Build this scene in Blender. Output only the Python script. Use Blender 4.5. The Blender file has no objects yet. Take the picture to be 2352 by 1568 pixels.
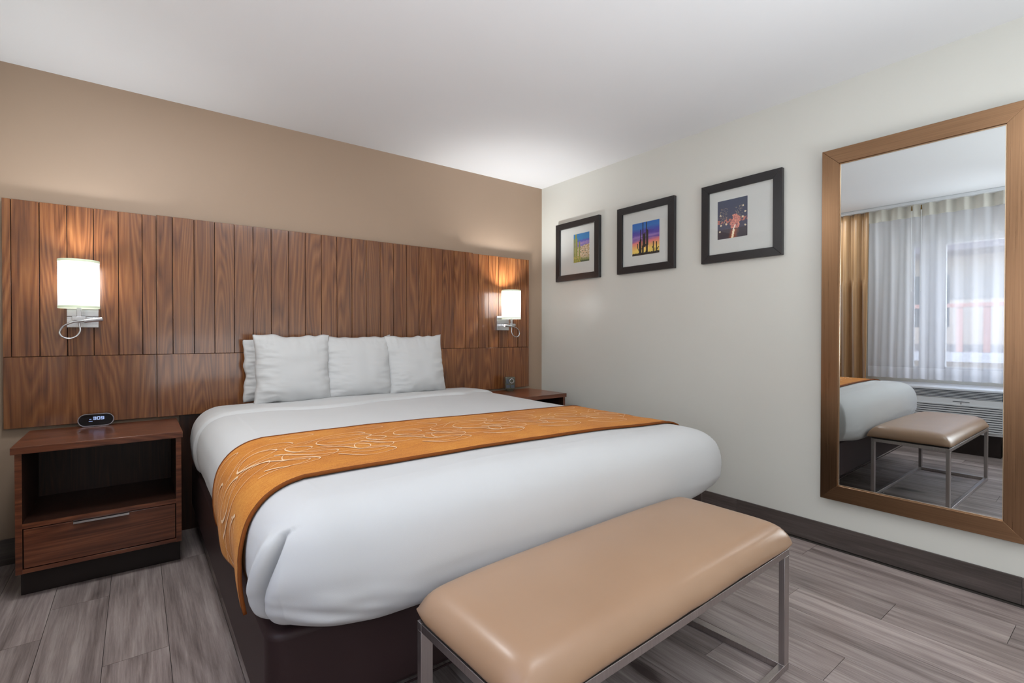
import bpy, bmesh, math, random
from mathutils import Vector, Matrix, noise
random.seed(7)
SC = bpy.context.scene
COL = SC.collection
PI = math.pi

# ------------------------------------------------------------------ camera
def make_camera():
    yaw, pitch, roll = 0.651843402, -0.00874685, 0.00053488
    f = Vector((math.sin(yaw)*math.cos(pitch), math.cos(yaw)*math.cos(pitch), math.sin(pitch)))
    r = Vector((math.cos(yaw), -math.sin(yaw), 0)); u = r.cross(f)
    c, s = math.cos(roll), math.sin(roll)
    r2 = r*c + u*s; u2 = u*c - r*s
    cam = bpy.data.cameras.new('camera'); o = bpy.data.objects.new('camera', cam); COL.objects.link(o)
    m = Matrix.Identity(4)
    for i in range(3):
        m[i][0] = r2[i]; m[i][1] = u2[i]; m[i][2] = -f[i]
    m[0][3], m[1][3], m[2][3] = -2.92604, -3.39003, 1.12306
    o.matrix_world = m
    cam.sensor_width = 36; cam.lens = 36*1128.737/2352; cam.shift_y = -6.578/2352
    cam.clip_start = 0.05; cam.clip_end = 200
    SC.camera = o
make_camera()

# ------------------------------------------------------------------ world, lights, exposure
w = bpy.data.worlds.new('world'); SC.world = w; w.use_nodes = True
nt = w.node_tree; bg = nt.nodes['Background']
sky = nt.nodes.new('ShaderNodeTexSky'); sky.sky_type = 'NISHITA'; sky.sun_disc = False
sky.sun_elevation = math.radians(48); sky.sun_rotation = math.radians(200); sky.altitude = 300
nt.links.new(sky.outputs[0], bg.inputs[0]); bg.inputs[1].default_value = 0.9

def area_light(name, loc, look, sx, sy, power, color, spread=180):
    l = bpy.data.lights.new(name, 'AREA'); l.shape = 'RECTANGLE'; l.size = sx; l.size_y = sy
    l.energy = power; l.color = color; l.spread = math.radians(spread)
    o = bpy.data.objects.new(name, l); COL.objects.link(o); o.location = loc
    o.rotation_euler = (Vector(look)-Vector(loc)).to_track_quat('-Z', 'Y').to_euler()
    return o
CW = (.92, .965, 1.0)
area_light('fill_forward_up', (-1.7, -4.1, .8), (-1.7, -2.2, 2.5), 2.2, .8, 15, CW, 95)  # added lamp behind the camera, thrown at the ceiling for bounce
area_light('fill_rear_up', (-1.7, -5.0, 1.0), (-1.7, -5.0001, 3), 2.4, 1.6, 42, CW)  # added lamp facing straight up, more bounce from the rear ceiling
area_light('daylight', (-4.05, -3.55, 1.45), (-1.5, -2.7, 1.1), 1.2, 1.2, 55, (.92, .965, 1.0))
area_light('fill_bedside', (-2.93, -1.16, 2.42), (-2.93, -1.1601, 0), .40, .40, 15, CW)  # no known fixture here; added to brighten floor and bed from above
area_light('fill_middle', (-1.8, -3.2, 2.42), (-1.8, -3.1999, 0), .9, .35, 8, CW)  # added lamp out of view, top fill for bench and bed
area_light('fill_left_ceiling', (-3.05, -3.2, 1.7), (-2.95, -2.0, 2.7), .3, .5, 1.5, (.86, .93, 1.0), 75)  # added weak lamp that lifts the ceiling on the left
sl = bpy.data.lights.new('sun', 'SUN'); sl.energy = 4.0; sl.angle = 0.02; sl.color = (1, .95, .88)
so = bpy.data.objects.new('sun', sl); COL.objects.link(so); so.rotation_euler = (math.radians(14), math.radians(48), 0)

vs = SC.view_settings
vs.view_transform = 'Standard'; vs.look = 'None'; vs.gamma = 1; vs.exposure = 0.15
vs.use_curve_mapping = False
SC.cycles.use_denoising = True
SC.cycles.max_bounces = 8; SC.cycles.diffuse_bounces = 5; SC.cycles.glossy_bounces = 4
SC.cycles.transparent_max_bounces = 12; SC.cycles.transmission_bounces = 6
SC.cycles.sample_clamp_indirect = 6.0
SC.cycles.caustics_reflective = False; SC.cycles.caustics_refractive = False

# ------------------------------------------------------------------ materials
def lin(c):
    out = []
    for v in c[:3]:
        v /= 255.0
        out.append(v/12.92 if v <= 0.04045 else ((v+0.055)/1.055)**2.4)
    return (*out, 1)

class NT:
    def __init__(s, name):
        s.m = bpy.data.materials.new(name); s.m.use_nodes = True
        s.t = s.m.node_tree; s.b = s.t.nodes['Principled BSDF']; s.out = s.t.nodes['Material Output']
    def n(s, typ, **kw):
        x = s.t.nodes.new(typ)
        for k, v in kw.items(): setattr(x, k, v)
        return x
    def l(s, a, b): s.t.links.new(a, b)
    def setv(s, sock, v):
        if hasattr(v, 'is_linked') or isinstance(v, bpy.types.NodeSocket): s.l(v, sock)
        else: sock.default_value = v
    def math(s, op, a, b=0.0, c=None, clamp=False):
        x = s.n('ShaderNodeMath', operation=op, use_clamp=clamp)
        s.setv(x.inputs[0], a); s.setv(x.inputs[1], b)
        if c is not None: s.setv(x.inputs[2], c)
        return x.outputs[0]
    def noise(s, vec, scale, detail=3, rough=.55, dist=0.0):
        x = s.n('ShaderNodeTexNoise'); s.l(vec, x.inputs['Vector'])
        x.inputs['Scale'].default_value = scale; x.inputs['Detail'].default_value = detail
        x.inputs['Roughness'].default_value = rough; x.inputs['Distortion'].default_value = dist
        return x.outputs[0]
    def ramp(s, fac, stops, interp='LINEAR'):
        x = s.n('ShaderNodeValToRGB'); x.color_ramp.interpolation = interp
        e = x.color_ramp.elements
        while len(e) < len(stops): e.new(.5)
        for el, (p, c) in zip(e, stops): el.position = p; el.color = c
        s.l(fac, x.inputs[0]); return x.outputs[0]
    def mix(s, fac, a, b, mode='MIX'):
        x = s.n('ShaderNodeMix', data_type='RGBA', blend_type=mode)
        s.setv(x.inputs[0], fac); s.setv(x.inputs[6], a); s.setv(x.inputs[7], b)
        return x.outputs[2]
    def mapping(s, scale=(1, 1, 1), rand=False, src='Object'):
        tc = s.n('ShaderNodeTexCoord'); mp = s.n('ShaderNodeMapping')
        v = tc.outputs[src]
        if rand:
            oi = s.n('ShaderNodeObjectInfo'); cm = s.n('ShaderNodeCombineXYZ')
            for i, k in enumerate((17.3, 41.7, 29.1)):
                s.l(s.math('MULTIPLY', oi.outputs['Random'], k), cm.inputs[i])
            va = s.n('ShaderNodeVectorMath', operation='ADD'); s.l(v, va.inputs[0]); s.l(cm.outputs[0], va.inputs[1])
            v = va.outputs[0]; s.rand = oi.outputs['Random']
        s.l(v, mp.inputs[0]); mp.inputs['Scale'].default_value = scale
        return mp.outputs[0]
    def bump(s, h, strength, dist=.01):
        x = s.n('ShaderNodeBump'); x.inputs['Strength'].default_value = strength
        x.inputs['Distance'].default_value = dist; s.l(h, x.inputs['Height'])
        s.l(x.outputs[0], s.b.inputs['Normal'])
    def set(s, **kw):
        for k, v in kw.items():
            s.setv(s.b.inputs[{'color': 'Base Color', 'rough': 'Roughness', 'metal': 'Metallic', 'spec': 'Specular IOR Level',
                              'coat': 'Coat Weight', 'coatr': 'Coat Roughness', 'ec': 'Emission Color', 'es': 'Emission Strength',
                              'sheen': 'Sheen Weight', 'trans': 'Transmission Weight', 'alpha': 'Alpha', 'ior': 'IOR',
                              'aniso': 'Anisotropic'}[k]], v)
        return s.m

def wood(name, dark, mid, light, along='Z', rough=.3, contrast=1.0, tone_var=.12):
    k = NT(name)
    sc = {'Z': (1, 1, .075), 'X': (.075, 1, 1), 'Y': (1, .075, 1)}[along]
    v = k.mapping(sc, rand=True)
    n1 = k.noise(v, 8.0, 1.2, .4)
    rings = k.math('FRACT', k.math('MULTIPLY', n1, 20.0))
    rings = k.math('PINGPONG', rings, .5); rings = k.math('MULTIPLY', rings, 2.0)
    fsc = {'Z': (1, 1, .02), 'X': (.02, 1, 1), 'Y': (1, .02, 1)}[along]
    v2 = k.mapping(fsc, rand=True)
    fine = k.noise(v2, 190, 3, .7)
    streak = k.noise(v2, 62, 3, .65)
    f = k.math('ADD', k.math('MULTIPLY', rings, .20*contrast), k.math('MULTIPLY', streak, .42))
    f = k.math('ADD', f, k.math('MULTIPLY', fine, .38))
    col = k.ramp(f, [(.32, lin(dark)), (.50, lin(mid)), (.68, lin(light))])
    tone = k.math('ADD', 1-tone_var/2, k.math('MULTIPLY', k.rand, tone_var))
    hs = k.n('ShaderNodeHueSaturation'); k.l(col, hs.inputs['Color']); k.l(tone, hs.inputs['Value'])
    k.bump(fine, .05, .002)
    k.set(color=hs.outputs[0], rough=rough)
    return k

def m_plain(name, c, rough=.5, metal=0, **kw):
    k = NT(name); k.set(color=lin(c), rough=rough, metal=metal, **kw); return k.m

def m_paint(name, c, rough=.5, var=.03, spec=.5, bump=.06):
    k = NT(name); v = k.mapping()
    n = k.noise(v, 1.3, 3, .5)
    a = tuple(x*(1-var) for x in lin(c)[:3])+(1,); b = tuple(min(1, x*(1+var)) for x in lin(c)[:3])+(1,)
    col = k.ramp(n, [(.3, a), (.7, b)])
    k.bump(k.noise(v, 90, 3, .6), bump, .003)
    return k.set(color=col, rough=rough, spec=spec)

def m_brushed(name, c, rough=.3, along='Z', var=.12):
    k = NT(name); sc = {'Z': (1, 1, .01), 'X': (.01, 1, 1), 'Y': (1, .01, 1)}[along]
    v = k.mapping(sc, rand=True)
    n = k.noise(v, 240, 3, .7)
    a = tuple(x*(1-var) for x in lin(c)[:3])+(1,); b = tuple(min(1, x*(1+var)) for x in lin(c)[:3])+(1,)
    k.bump(n, .08, .001)
    r = k.math('ADD', rough-.05, k.math('MULTIPLY', n, .1))
    return k.set(color=k.ramp(n, [(.3, a), (.7, b)]), rough=r, metal=1.0)

def m_fabric(name, c, rough=.9, scale=700, bump=.12, var=.02, sheen=.0, lump=0.0):
    k = NT(name); v = k.mapping()
    n = k.noise(v, 5, 3, .5); w1 = k.noise(v, scale, 1, .5)
    a = tuple(x*(1-var) for x in lin(c)[:3])+(1,); b = tuple(min(1, x*(1+var)) for x in lin(c)[:3])+(1,)
    h = k.math('ADD', w1, k.math('MULTIPLY', k.noise(v, 14, 3, .6), lump)) if lump else w1
    k.bump(h, bump, .002)
    return k.set(color=k.ramp(n, [(.3, a), (.7, b)]), rough=rough, sheen=sheen, spec=.2)

M = {}
kw_ = wood('walnut_veneer_vertical', (82, 44, 22), (117, 70, 37), (143, 93, 53), 'Z', .25, .9)
kw_.set(coat=.38, coatr=.10); M['walnut'] = kw_.m
kx_ = wood('walnut_veneer_horizontal', (66, 33, 20), (106, 58, 37), (136, 82, 54), 'X', .28, .8)
kx_.set(coat=.3, coatr=.18); M['walnut_h'] = kx_.m
M['walnut_shaded'] = wood('walnut_veneer_shaded', (34, 18, 12), (54, 30, 20), (72, 42, 28), 'Z', .4, .6).m  # darker copy of the walnut with shade put into its colour
M['kick'] = m_plain('espresso_laminate', (28, 15, 11), .5)
M['black_gap'] = m_plain('dark_backing', (30, 16, 10), .8)
M['ceiling'] = m_paint('ceiling_paint', (227, 228, 230), .75, .01, .3, .03)
M['tan_wall'] = m_paint('tan_wall_paint', (165, 142, 122), .55, .02, .4, .04)
M['white_wall'] = m_paint('offwhite_wall_paint', (212, 212, 205), .27, .015, .5, .03)
M['sheet'] = m_fabric('white_cotton', (201, 201, 201), .85, 900, .1, .01)
M['pillow'] = m_fabric('white_pillowcase', (199, 199, 199), .85, 900, .08, .01, lump=.5)
M['rail_white'] = m_plain('white_track', (225, 228, 232), .35)
M['ac_plastic'] = m_plain('white_plastic', (226, 228, 232), .4)
M['ac_dark'] = m_plain('grey_grille_recess', (70, 76, 86), .6)
M['black_frame'] = m_plain('black_wood_frame', (34, 32, 34), .32)
M['mat_board'] = m_plain('white_mat_board', (214, 217, 214), .8)
M['chrome'] = m_brushed('brushed_nickel', (205, 205, 208), .24, 'X', .06)
M['steel'] = m_brushed('brushed_bench_steel', (182, 174, 172), .4, 'Z', .1)
M['copper'] = m_brushed('brushed_bronze_frame', (142, 110, 83), .29, 'Z', .14)
M['copper_h'] = m_brushed('brushed_bronze_frame_horizontal', (142, 110, 83), .36, 'Y', .14)
M['lip'] = m_plain('pale_gold_lip', (200, 175, 145), .3, 1.0)
M['mirror'] = m_plain('mirror_silver', (212, 216, 216), 0.0, 1.0)
M['black_gloss'] = m_plain('black_gloss_plastic', (8, 8, 12), .12)
M['silver_rim'] = m_plain('silver_rim', (190, 190, 198), .2, 1.0)
M['skirt'] = m_fabric('dark_brown_leatherette', (50, 36, 36), .42, 300, .12, .06)
M['trim_pale'] = m_plain('pale_green_shade_trim', (205, 215, 190), .5, 0, ec=lin((205, 215, 190)), es=.35)
M['brass'] = m_plain('antique_brass', (120, 95, 60), .35, 1.0)

def m_shade():
    k = NT('lit_white_shade')
    tr = k.n('ShaderNodeBsdfTranslucent'); tr.inputs[0].default_value = (.9, .93, .95, 1)
    tc = k.n('ShaderNodeTexCoord'); sp = k.n('ShaderNodeSeparateXYZ'); k.l(tc.outputs['Generated'], sp.inputs[0])
    st = k.ramp(sp.outputs[2], [(.0, (.50,)*3+(1,)), (.16, (.56,)*3+(1,)), (.24, (.88,)*3+(1,)), (.5, (.92,)*3+(1,)), (.9, (.95,)*3+(1,)), (1, (.6,)*3+(1,))])
    em = k.n('ShaderNodeEmission'); em.inputs[0].default_value = (.94, .98, 1, 1); k.l(st, em.inputs[1])
    ad = k.n('ShaderNodeAddShader'); k.l(tr.outputs[0], ad.inputs[0]); k.l(em.outputs[0], ad.inputs[1])
    k.l(ad.outputs[0], k.out.inputs[0]); return k.m
M['shade'] = m_shade()
def m_emit(name, c, s):
    k = NT(name); k.set(color=(0, 0, 0, 1), ec=lin(c), es=s); return k.m
M['bulb'] = m_emit('lit_bulb', (255, 240, 225), 4.0)
M['lens_on'] = m_emit('reading_light_lens_lit', (255, 225, 215), 6.0)
M['lens_off'] = m_plain('reading_light_lens', (150, 150, 160), .2)
M['digits'] = m_emit('blue_white_display', (178, 200, 255), 1.1)

def m_leather():
    k = NT('tan_leatherette'); v = k.mapping()
    n = k.noise(v, 2.2, 2, .5)
    col = k.ramp(n, [(.3, lin((158, 124, 96))), (.7, lin((168, 134, 106)))])
    g = k.noise(v, 420, 2, .6); wv = k.noise(v, 7, 3, .6)
    k.bump(k.math('ADD', k.math('MULTIPLY', g, .12), wv), .10, .006)
    return k.set(color=col, rough=.38, coat=.4, coatr=.26)
M['leather'] = m_leather()
def m_runner():
    k = NT('burnt_orange_runner'); v = k.mapping((1, 1, 1)); v2 = k.mapping((.25, 3, 1))
    n = k.noise(v, 260, 3, .7); s = k.noise(v2, 60, 2, .6); b = k.noise(v, 5, 3, .55)
    f = k.math('ADD', k.math('MULTIPLY', n, .45), k.math('ADD', k.math('MULTIPLY', s, .25), k.math('MULTIPLY', b, .3)))
    col = k.ramp(f, [(.34, lin((158, 88, 24))), (.5, lin((196, 121, 36))), (.66, lin((214, 148, 60)))])
    k.bump(n, .25, .003); return k.set(color=col, rough=.8, sheen=.08, spec=.2)
M['runner'] = m_runner()
M['runner_edge'] = m_fabric('rust_runner_edge', (118, 62, 20), .8, 400, .1, .08)
M['thread'] = m_fabric('pale_embroidery_thread', (238, 202, 162), .6, 500, .02, .02)
def m_drape():
    k = NT('bronze_satin_drape'); v = k.mapping((1, 1, .02)); n = k.noise(v, 60, 2, .6)
    return k.set(color=k.ramp(n, [(.3, lin((150, 112, 72))), (.7, lin((182, 142, 98)))]), rough=.45, sheen=.4)
M['drape'] = m_drape()
def m_sheer(name, tcol, dens):
    k = NT(name)
    t = k.n('ShaderNodeBsdfTransparent'); t.inputs[0].default_value = (1, 1, 1, 1)
    tl = k.n('ShaderNodeBsdfTranslucent'); tl.inputs[0].default_value = lin(tcol)
    df = k.n('ShaderNodeBsdfDiffuse'); df.inputs[0].default_value = lin(tcol)
    mx = k.n('ShaderNodeMixShader'); mx.inputs[0].default_value = .6; k.l(tl.outputs[0], mx.inputs[1]); k.l(df.outputs[0], mx.inputs[2])
    lw = k.n('ShaderNodeLayerWeight'); lw.inputs[0].default_value = .35
    d = k.math('ADD', dens, k.math('MULTIPLY', lw.outputs['Facing'], .45), clamp=True)
    m2 = k.n('ShaderNodeMixShader'); k.l(d, m2.inputs[0]); k.l(t.outputs[0], m2.inputs[1]); k.l(mx.outputs[0], m2.inputs[2])
    k.l(m2.outputs[0], k.out.inputs[0]); return k.m
M['sheer'] = m_sheer('sheer_voile', (232, 232, 238), .56)
M['sheer_low'] = m_sheer('sheer_bottom_hem', (232, 232, 238), .74)
M['sheer_hem'] = m_sheer('sheer_double_hem', (226, 222, 212), .82)
def m_glass(name, tint=(1, 1, 1, 1), refl=1.0):
    k = NT(name); t = k.n('ShaderNodeBsdfTransparent'); t.inputs[0].default_value = tint
    g = k.n('ShaderNodeBsdfGlossy'); g.inputs['Roughness'].default_value = .01
    fr = k.n('ShaderNodeLayerWeight'); fr.inputs[0].default_value = .5
    sch = k.math('ADD', .035, k.math('MULTIPLY', k.math('POWER', fr.outputs['Facing'], 5.0), .9))
    mx = k.n('ShaderNodeMixShader'); k.l(k.math('MULTIPLY', sch, refl), mx.inputs[0]); k.l(t.outputs[0], mx.inputs[1]); k.l(g.outputs[0], mx.inputs[2])
    k.l(mx.outputs[0], k.out.inputs[0]); return k.m
M['glass'] = m_glass('clear_glass')
M['smoky'] = m_plain('smoky_clear_plastic', (120, 118, 100), .15, 0, trans=.55)
def m_print():
    k = NT('printed_photo'); a = k.n('ShaderNodeVertexColor'); a.layer_name = 'Col'
    return k.set(color=a.outputs[0], rough=.5)
M['print'] = m_print()

def floor_mat(name, dark, mid, light, along='Y', tv=.22):
    k = NT(name); sc = {'Y': (1, .13, 1), 'X': (.13, 1, 1)}[along]; v = k.mapping(sc, rand=True)
    n1 = k.noise(v, 4.5, 2, .5); rings = k.math('FRACT', k.math('MULTIPLY', n1, 9.0)); rings = k.math('PINGPONG', rings, .5)
    v2 = k.mapping({'Y': (1, .035, 1), 'X': (.035, 1, 1)}[along], rand=True)
    fine = k.noise(v2, 150, 4, .75); st = k.noise(v2, 30, 3, .6)
    pat = k.noise(v, 7, 3, .6)
    f = k.math('ADD', k.math('MULTIPLY', rings, .22), k.math('MULTIPLY', st, .45))
    f = k.math('ADD', f, k.math('MULTIPLY', k.math('SUBTRACT', fine, .5), .5))
    f = k.math('ADD', k.math('MULTIPLY', f, .9), k.math('MULTIPLY', pat, .46))
    f = k.math('SUBTRACT', f, .03)
    vo = k.n('ShaderNodeTexVoronoi'); v3 = k.mapping({'Y': (1, .42, 1), 'X': (.42, 1, 1)}[along], rand=True)
    k.l(v3, vo.inputs['Vector']); vo.inputs['Scale'].default_value = 2.1
    knot = k.math('SUBTRACT', 1.0, k.math('DIVIDE', vo.outputs['Distance'], .10), clamp=True)
    knot = k.math('MULTIPLY', knot, k.math('MULTIPLY', k.math('SUBTRACT', 1.3, st), 1.0))
    f = k.math('SUBTRACT', f, k.math('MULTIPLY', knot, .5))
    col = k.ramp(f, [(.22, lin(dark)), (.47, lin(mid)), (.72, lin(light))])
    tone = k.math('ADD', 1-tv/2, k.math('MULTIPLY', k.rand, tv))
    hs = k.n('ShaderNodeHueSaturation'); k.l(col, hs.inputs['Color']); k.l(tone, hs.inputs['Value'])
    k.bump(fine, .08, .002)
    return k.set(color=hs.outputs[0], rough=.38, spec=.45)
M['floor'] = floor_mat('grey_oak_vinyl', (84, 72, 69), (152, 138, 134), (196, 184, 178))
M['base_v'] = floor_mat('dark_grey_oak_vinyl_y', (52, 45, 42), (82, 73, 70), (110, 100, 95), 'Y', .2)
M['base_x'] = floor_mat('dark_grey_oak_vinyl_x', (52, 45, 42), (82, 73, 70), (110, 100, 95), 'X', .2)
M['subfloor'] = m_plain('dark_subfloor', (58, 52, 48), .9)

# ------------------------------------------------------------------ helpers
ORG = {}
def bx(bm, x0, x1, y0, y1, z0, z1):
    vs = [bm.verts.new(p) for p in ((x0, y0, z0), (x1, y0, z0), (x1, y1, z0), (x0, y1, z0), (x0, y0, z1), (x1, y0, z1), (x1, y1, z1), (x0, y1, z1))]
    for f in ((0, 3, 2, 1), (4, 5, 6, 7), (0, 1, 5, 4), (1, 2, 6, 5), (2, 3, 7, 6), (3, 0, 4, 7)):
        bm.faces.new([vs[i] for i in f])
def NB(): return bmesh.new()
def box(*a):
    bm = NB(); bx(bm, *a); return bm
def obj(name, bm, mat, parent=None, bevel=0, smooth=False, seg=2, recenter=True, sub=0):
    me = bpy.data.meshes.new(name)
    if isinstance(bm, tuple):
        me.from_pydata(*bm)
        co = [Vector(v) for v in bm[0]]
    else:
        bmesh.ops.recalc_face_normals(bm, faces=bm.faces)
        bm.to_mesh(me); bm.free(); co = [v.co.copy() for v in me.vertices]
    lo = Vector([min(c[i] for c in co) for i in range(3)]); hi = Vector([max(c[i] for c in co) for i in range(3)])
    c = (lo+hi)/2 if recenter else Vector((0, 0, 0))
    me.transform(Matrix.Translation(-c))
    o = bpy.data.objects.new(name, me); COL.objects.link(o)
    if parent is None: o.location = c
    else:
        o.parent = parent; o.location = c - ORG[parent.name]
    ORG[o.name] = c
    for m_ in (mat if isinstance(mat, (list, tuple)) else [mat]): me.materials.append(M[m_] if isinstance(m_, str) else m_)
    if smooth:
        for p in me.polygons: p.use_smooth = True
    if bevel:
        b = o.modifiers.new('bevel', 'BEVEL'); b.width = bevel; b.segments = seg; b.limit_method = 'ANGLE'; b.harden_normals = False
        for p in me.polygons: p.use_smooth = True
        me.set_sharp_from_angle(angle=math.radians(50)) if hasattr(me, 'set_sharp_from_angle') else None
    if sub:
        s = o.modifiers.new('sub', 'SUBSURF'); s.levels = s.render_levels = sub
    return o
def tag(o, label, cat, group=None):
    o['label'] = label; o['category'] = cat
    if group: o['group'] = group
    return o
def root(name, loc, label=None, cat=None, group=None, rz=0, local=False):
    o = bpy.data.objects.new(name, None); COL.objects.link(o); o.location = loc; o.rotation_euler = (0, 0, rz)
    o.empty_display_size = .05
    ORG[o.name] = Vector((0, 0, 0)) if local else Vector(loc)
    if label: tag(o, label, cat, group)
    return o
def struct(name, bm, mat, parent=None, **kw):
    o = obj(name, bm, mat, parent, **kw)
    if parent is None: o['kind'] = 'structure'
    return o
def sroot(name, loc):
    o = root(name, loc); o['kind'] = 'structure'; return o
def cyl(bm, p0, p1, r0, r1=None, n=24, cap=True):
    r1 = r0 if r1 is None else r1
    p0 = Vector(p0); p1 = Vector(p1); d = (p1-p0).normalized()
    a = d.orthogonal().normalized(); b = d.cross(a)
    R = []
    for p, r in ((p0, r0), (p1, r1)):
        R.append([bm.verts.new(p+(a*math.cos(t*2*PI/n)+b*math.sin(t*2*PI/n))*r) for t in range(n)])
    for i in range(n): bm.faces.new((R[0][i], R[0][(i+1) % n], R[1][(i+1) % n], R[1][i]))
    if cap: bm.faces.new(R[0][::-1]); bm.faces.new(R[1])
def tube(bm, pts, r, n=10):
    pts = [Vector(p) for p in pts]; rings = []; prev = None
    for i, p in enumerate(pts):
        d = (pts[min(i+1, len(pts)-1)]-pts[max(i-1, 0)]).normalized()
        if prev is None: a = d.orthogonal().normalized()
        else: a = (prev - d*prev.dot(d)).normalized()
        prev = a; b = d.cross(a)
        rings.append([bm.verts.new(p+(a*math.cos(t*2*PI/n)+b*math.sin(t*2*PI/n))*r) for t in range(n)])
    for j in range(len(rings)-1):
        for i in range(n): bm.faces.new((rings[j][i], rings[j][(i+1) % n], rings[j+1][(i+1) % n], rings[j+1][i]))
    bm.faces.new(rings[0][::-1]); bm.faces.new(rings[-1])
def spline(P, k=10):
    P = [Vector(p) for p in P]; out = []
    for i in range(len(P)-1):
        a = P[max(i-1, 0)]; b = P[i]; c = P[i+1]; d = P[min(i+2, len(P)-1)]
        for j in range(k):
            t = j/k
            out.append(.5*((2*b)+(c-a)*t+(2*a-5*b+4*c-d)*t*t+(-a+3*b-3*c+d)*t**3))
    out.append(P[-1]); return out
def sstep(a, b, x):
    t = max(0, min(1, (x-a)/(b-a))); return t*t*(3-2*t)
def grid_mesh(P):
    nv = len(P[0]); V = [tuple(p) for row in P for p in row]
    F = [(i*nv+j, (i+1)*nv+j, (i+1)*nv+j+1, i*nv+j+1) for i in range(len(P)-1) for j in range(nv-1)]
    return (V, [], F)
def copy_tree(o, parent=None):
    c = o.copy(); COL.objects.link(c); c.parent = parent
    for ch in list(o.children): copy_tree(ch, c)
    return c

# ------------------------------------------------------------------ room shell
H = 2.44; XL = -3.50; YF = -6.2
struct('wall_back', box(XL-.12, .12, 0, .12, 0, H), 'tan_wall')
struct('wall_right', box(0, .12, YF, 0, 0, H), 'white_wall')
struct('wall_front', box(XL-.12, .12, YF-.12, YF, 0, H), 'white_wall')
struct('ceiling', box(XL-.12, .12, YF-.12, .12, H, H+.1), 'ceiling')
WY0, WY1, WZ0, WZ1 = -4.25, -1.97, .75, 2.07
bm = NB()
bx(bm, XL-.12, XL, WY1, 0, 0, H); bx(bm, XL-.12, XL, YF, WY0, 0, H)
bx(bm, XL-.12, XL, WY0, WY1, 0, WZ0); bx(bm, XL-.12, XL, WY0, WY1, WZ1, H)
struct('wall_left', bm, 'white_wall')

# floor: individual vinyl planks on a dark slab
fl = sroot('floor', (0, 0, 0))
obj('subfloor', box(XL-.12, .12, YF-.12, .12, -.12, -.006), 'subfloor', fl)
PW, PL = .1865, 1.22
joints = {0: -2.30, 1: -3.07, 2: -2.74, 3: -2.438, 4: -3.4, 5: -2.742, 6: -2.44, 7: -3.2, 8: -2.05, 9: -2.8, 10: -3.3, 11: -2.5,
          12: -3.0, 13: -2.20, 14: -3.68, 15: -3.10, 16: -2.75, 17: -3.35, 18: -2.6}
jx = -.228
# column k covers x from jx-(k-1)*PW ... ; column 0 touches the right wall
g = .0009
for k in range(0, 20):
    x1 = jx-(k-1)*PW; x0 = x1-PW
    if k == 0: x1 = min(x1, 0)
    x1 = min(x1, 0.0); x0 = max(x0, XL)
    if x1-x0 < .01: continue
    off = joints.get(k, -2.9)
    if k == 15: off = -1.24-PL
    if k == 14: off = -1.66-PL
    if k == 16: off = -.67-2*PL
    y = off
    while y < 0: y += PL
    while y > YF:
        ya = max(y-PL, YF); yb = min(y, 0)
        if yb-ya > .02:
            obj('plank', box(x0+g, x1-g, ya+g, yb-g, -.005, 0), 'floor', fl)
        y -= PL

# baseboards made of dark vinyl boards
br = sroot('baseboard_right', (0, -3, 0))
yy = -1.84+PL
segs = []
while yy > YF: segs.append((max(yy-PL, YF+.001), min(yy, -.001))); yy -= PL
for a, b in segs + [(-1.84+PL+.0005, -.001)]:
    obj('board', box(-.010, -.0005, a+.0006, b-.0006, .0005, .113), 'base_v', br)
bl = sroot('baseboard_back', (-3.4, 0, 0))
for a, b in ((XL+.001, -2.745), (-.78, -.012)):
    obj('board', box(a, b, -.010, -.0005, .0005, .125), 'base_x', bl)
bw = sroot('baseboard_left', (XL, -3, 0))
yy = -.4
while yy > YF:
    obj('board', box(XL+.0005, XL+.010, max(yy-PL, YF+.001)+.0006, yy-.0006, .0005, .113), 'base_v', bw); yy -= PL

# ------------------------------------------------------------------ headboard
hb = root('headboard', (-1.8, 0, .663), 'long walnut wall headboard of narrow vertical planks over plain lower panels', 'headboard')
ZB, ZS, ZT = .664, 1.011, 1.777
G = .0014
secs = [(-3.44, -2.839, -.030, [-3.409, -3.309, -3.207, -3.104, -3.003, -2.901], 0.0),
        (-2.839, -.766, -.040, [-2.765+.1013*i for i in range(20)], .003),
        (-.766, -.174, -.030, [-.707, -.605, -.503, -.404, -.301, -.200], 0.0)]
for x0, x1, yf, gr, dz in secs:
    obj('backing_board', box(x0+.002, x1-.002, yf+.006, -.0005, ZB+.002, ZT-.002+dz), 'black_gap', hb)
    xs = [x0]+gr+[x1]
    for i in range(len(xs)-1):
        obj('plank', box(xs[i]+(G if i else .001), xs[i+1]-(G if i < len(xs)-2 else .001), yf, yf+.0062, ZS+G, ZT+dz), 'walnut', hb, bevel=.0008, seg=1)
    obj('lower_panel', box(x0+.001, x1-.001, yf, yf+.0062, ZB, ZS-G*.6), 'walnut', hb, bevel=.0008, seg=1)
obj('base_panel', box(-2.735, -.80, -.018, -.001, 0.001, ZB-.001), 'walnut_shaded', hb)  # brown panel, its darkness mostly shade put into the colour

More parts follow.
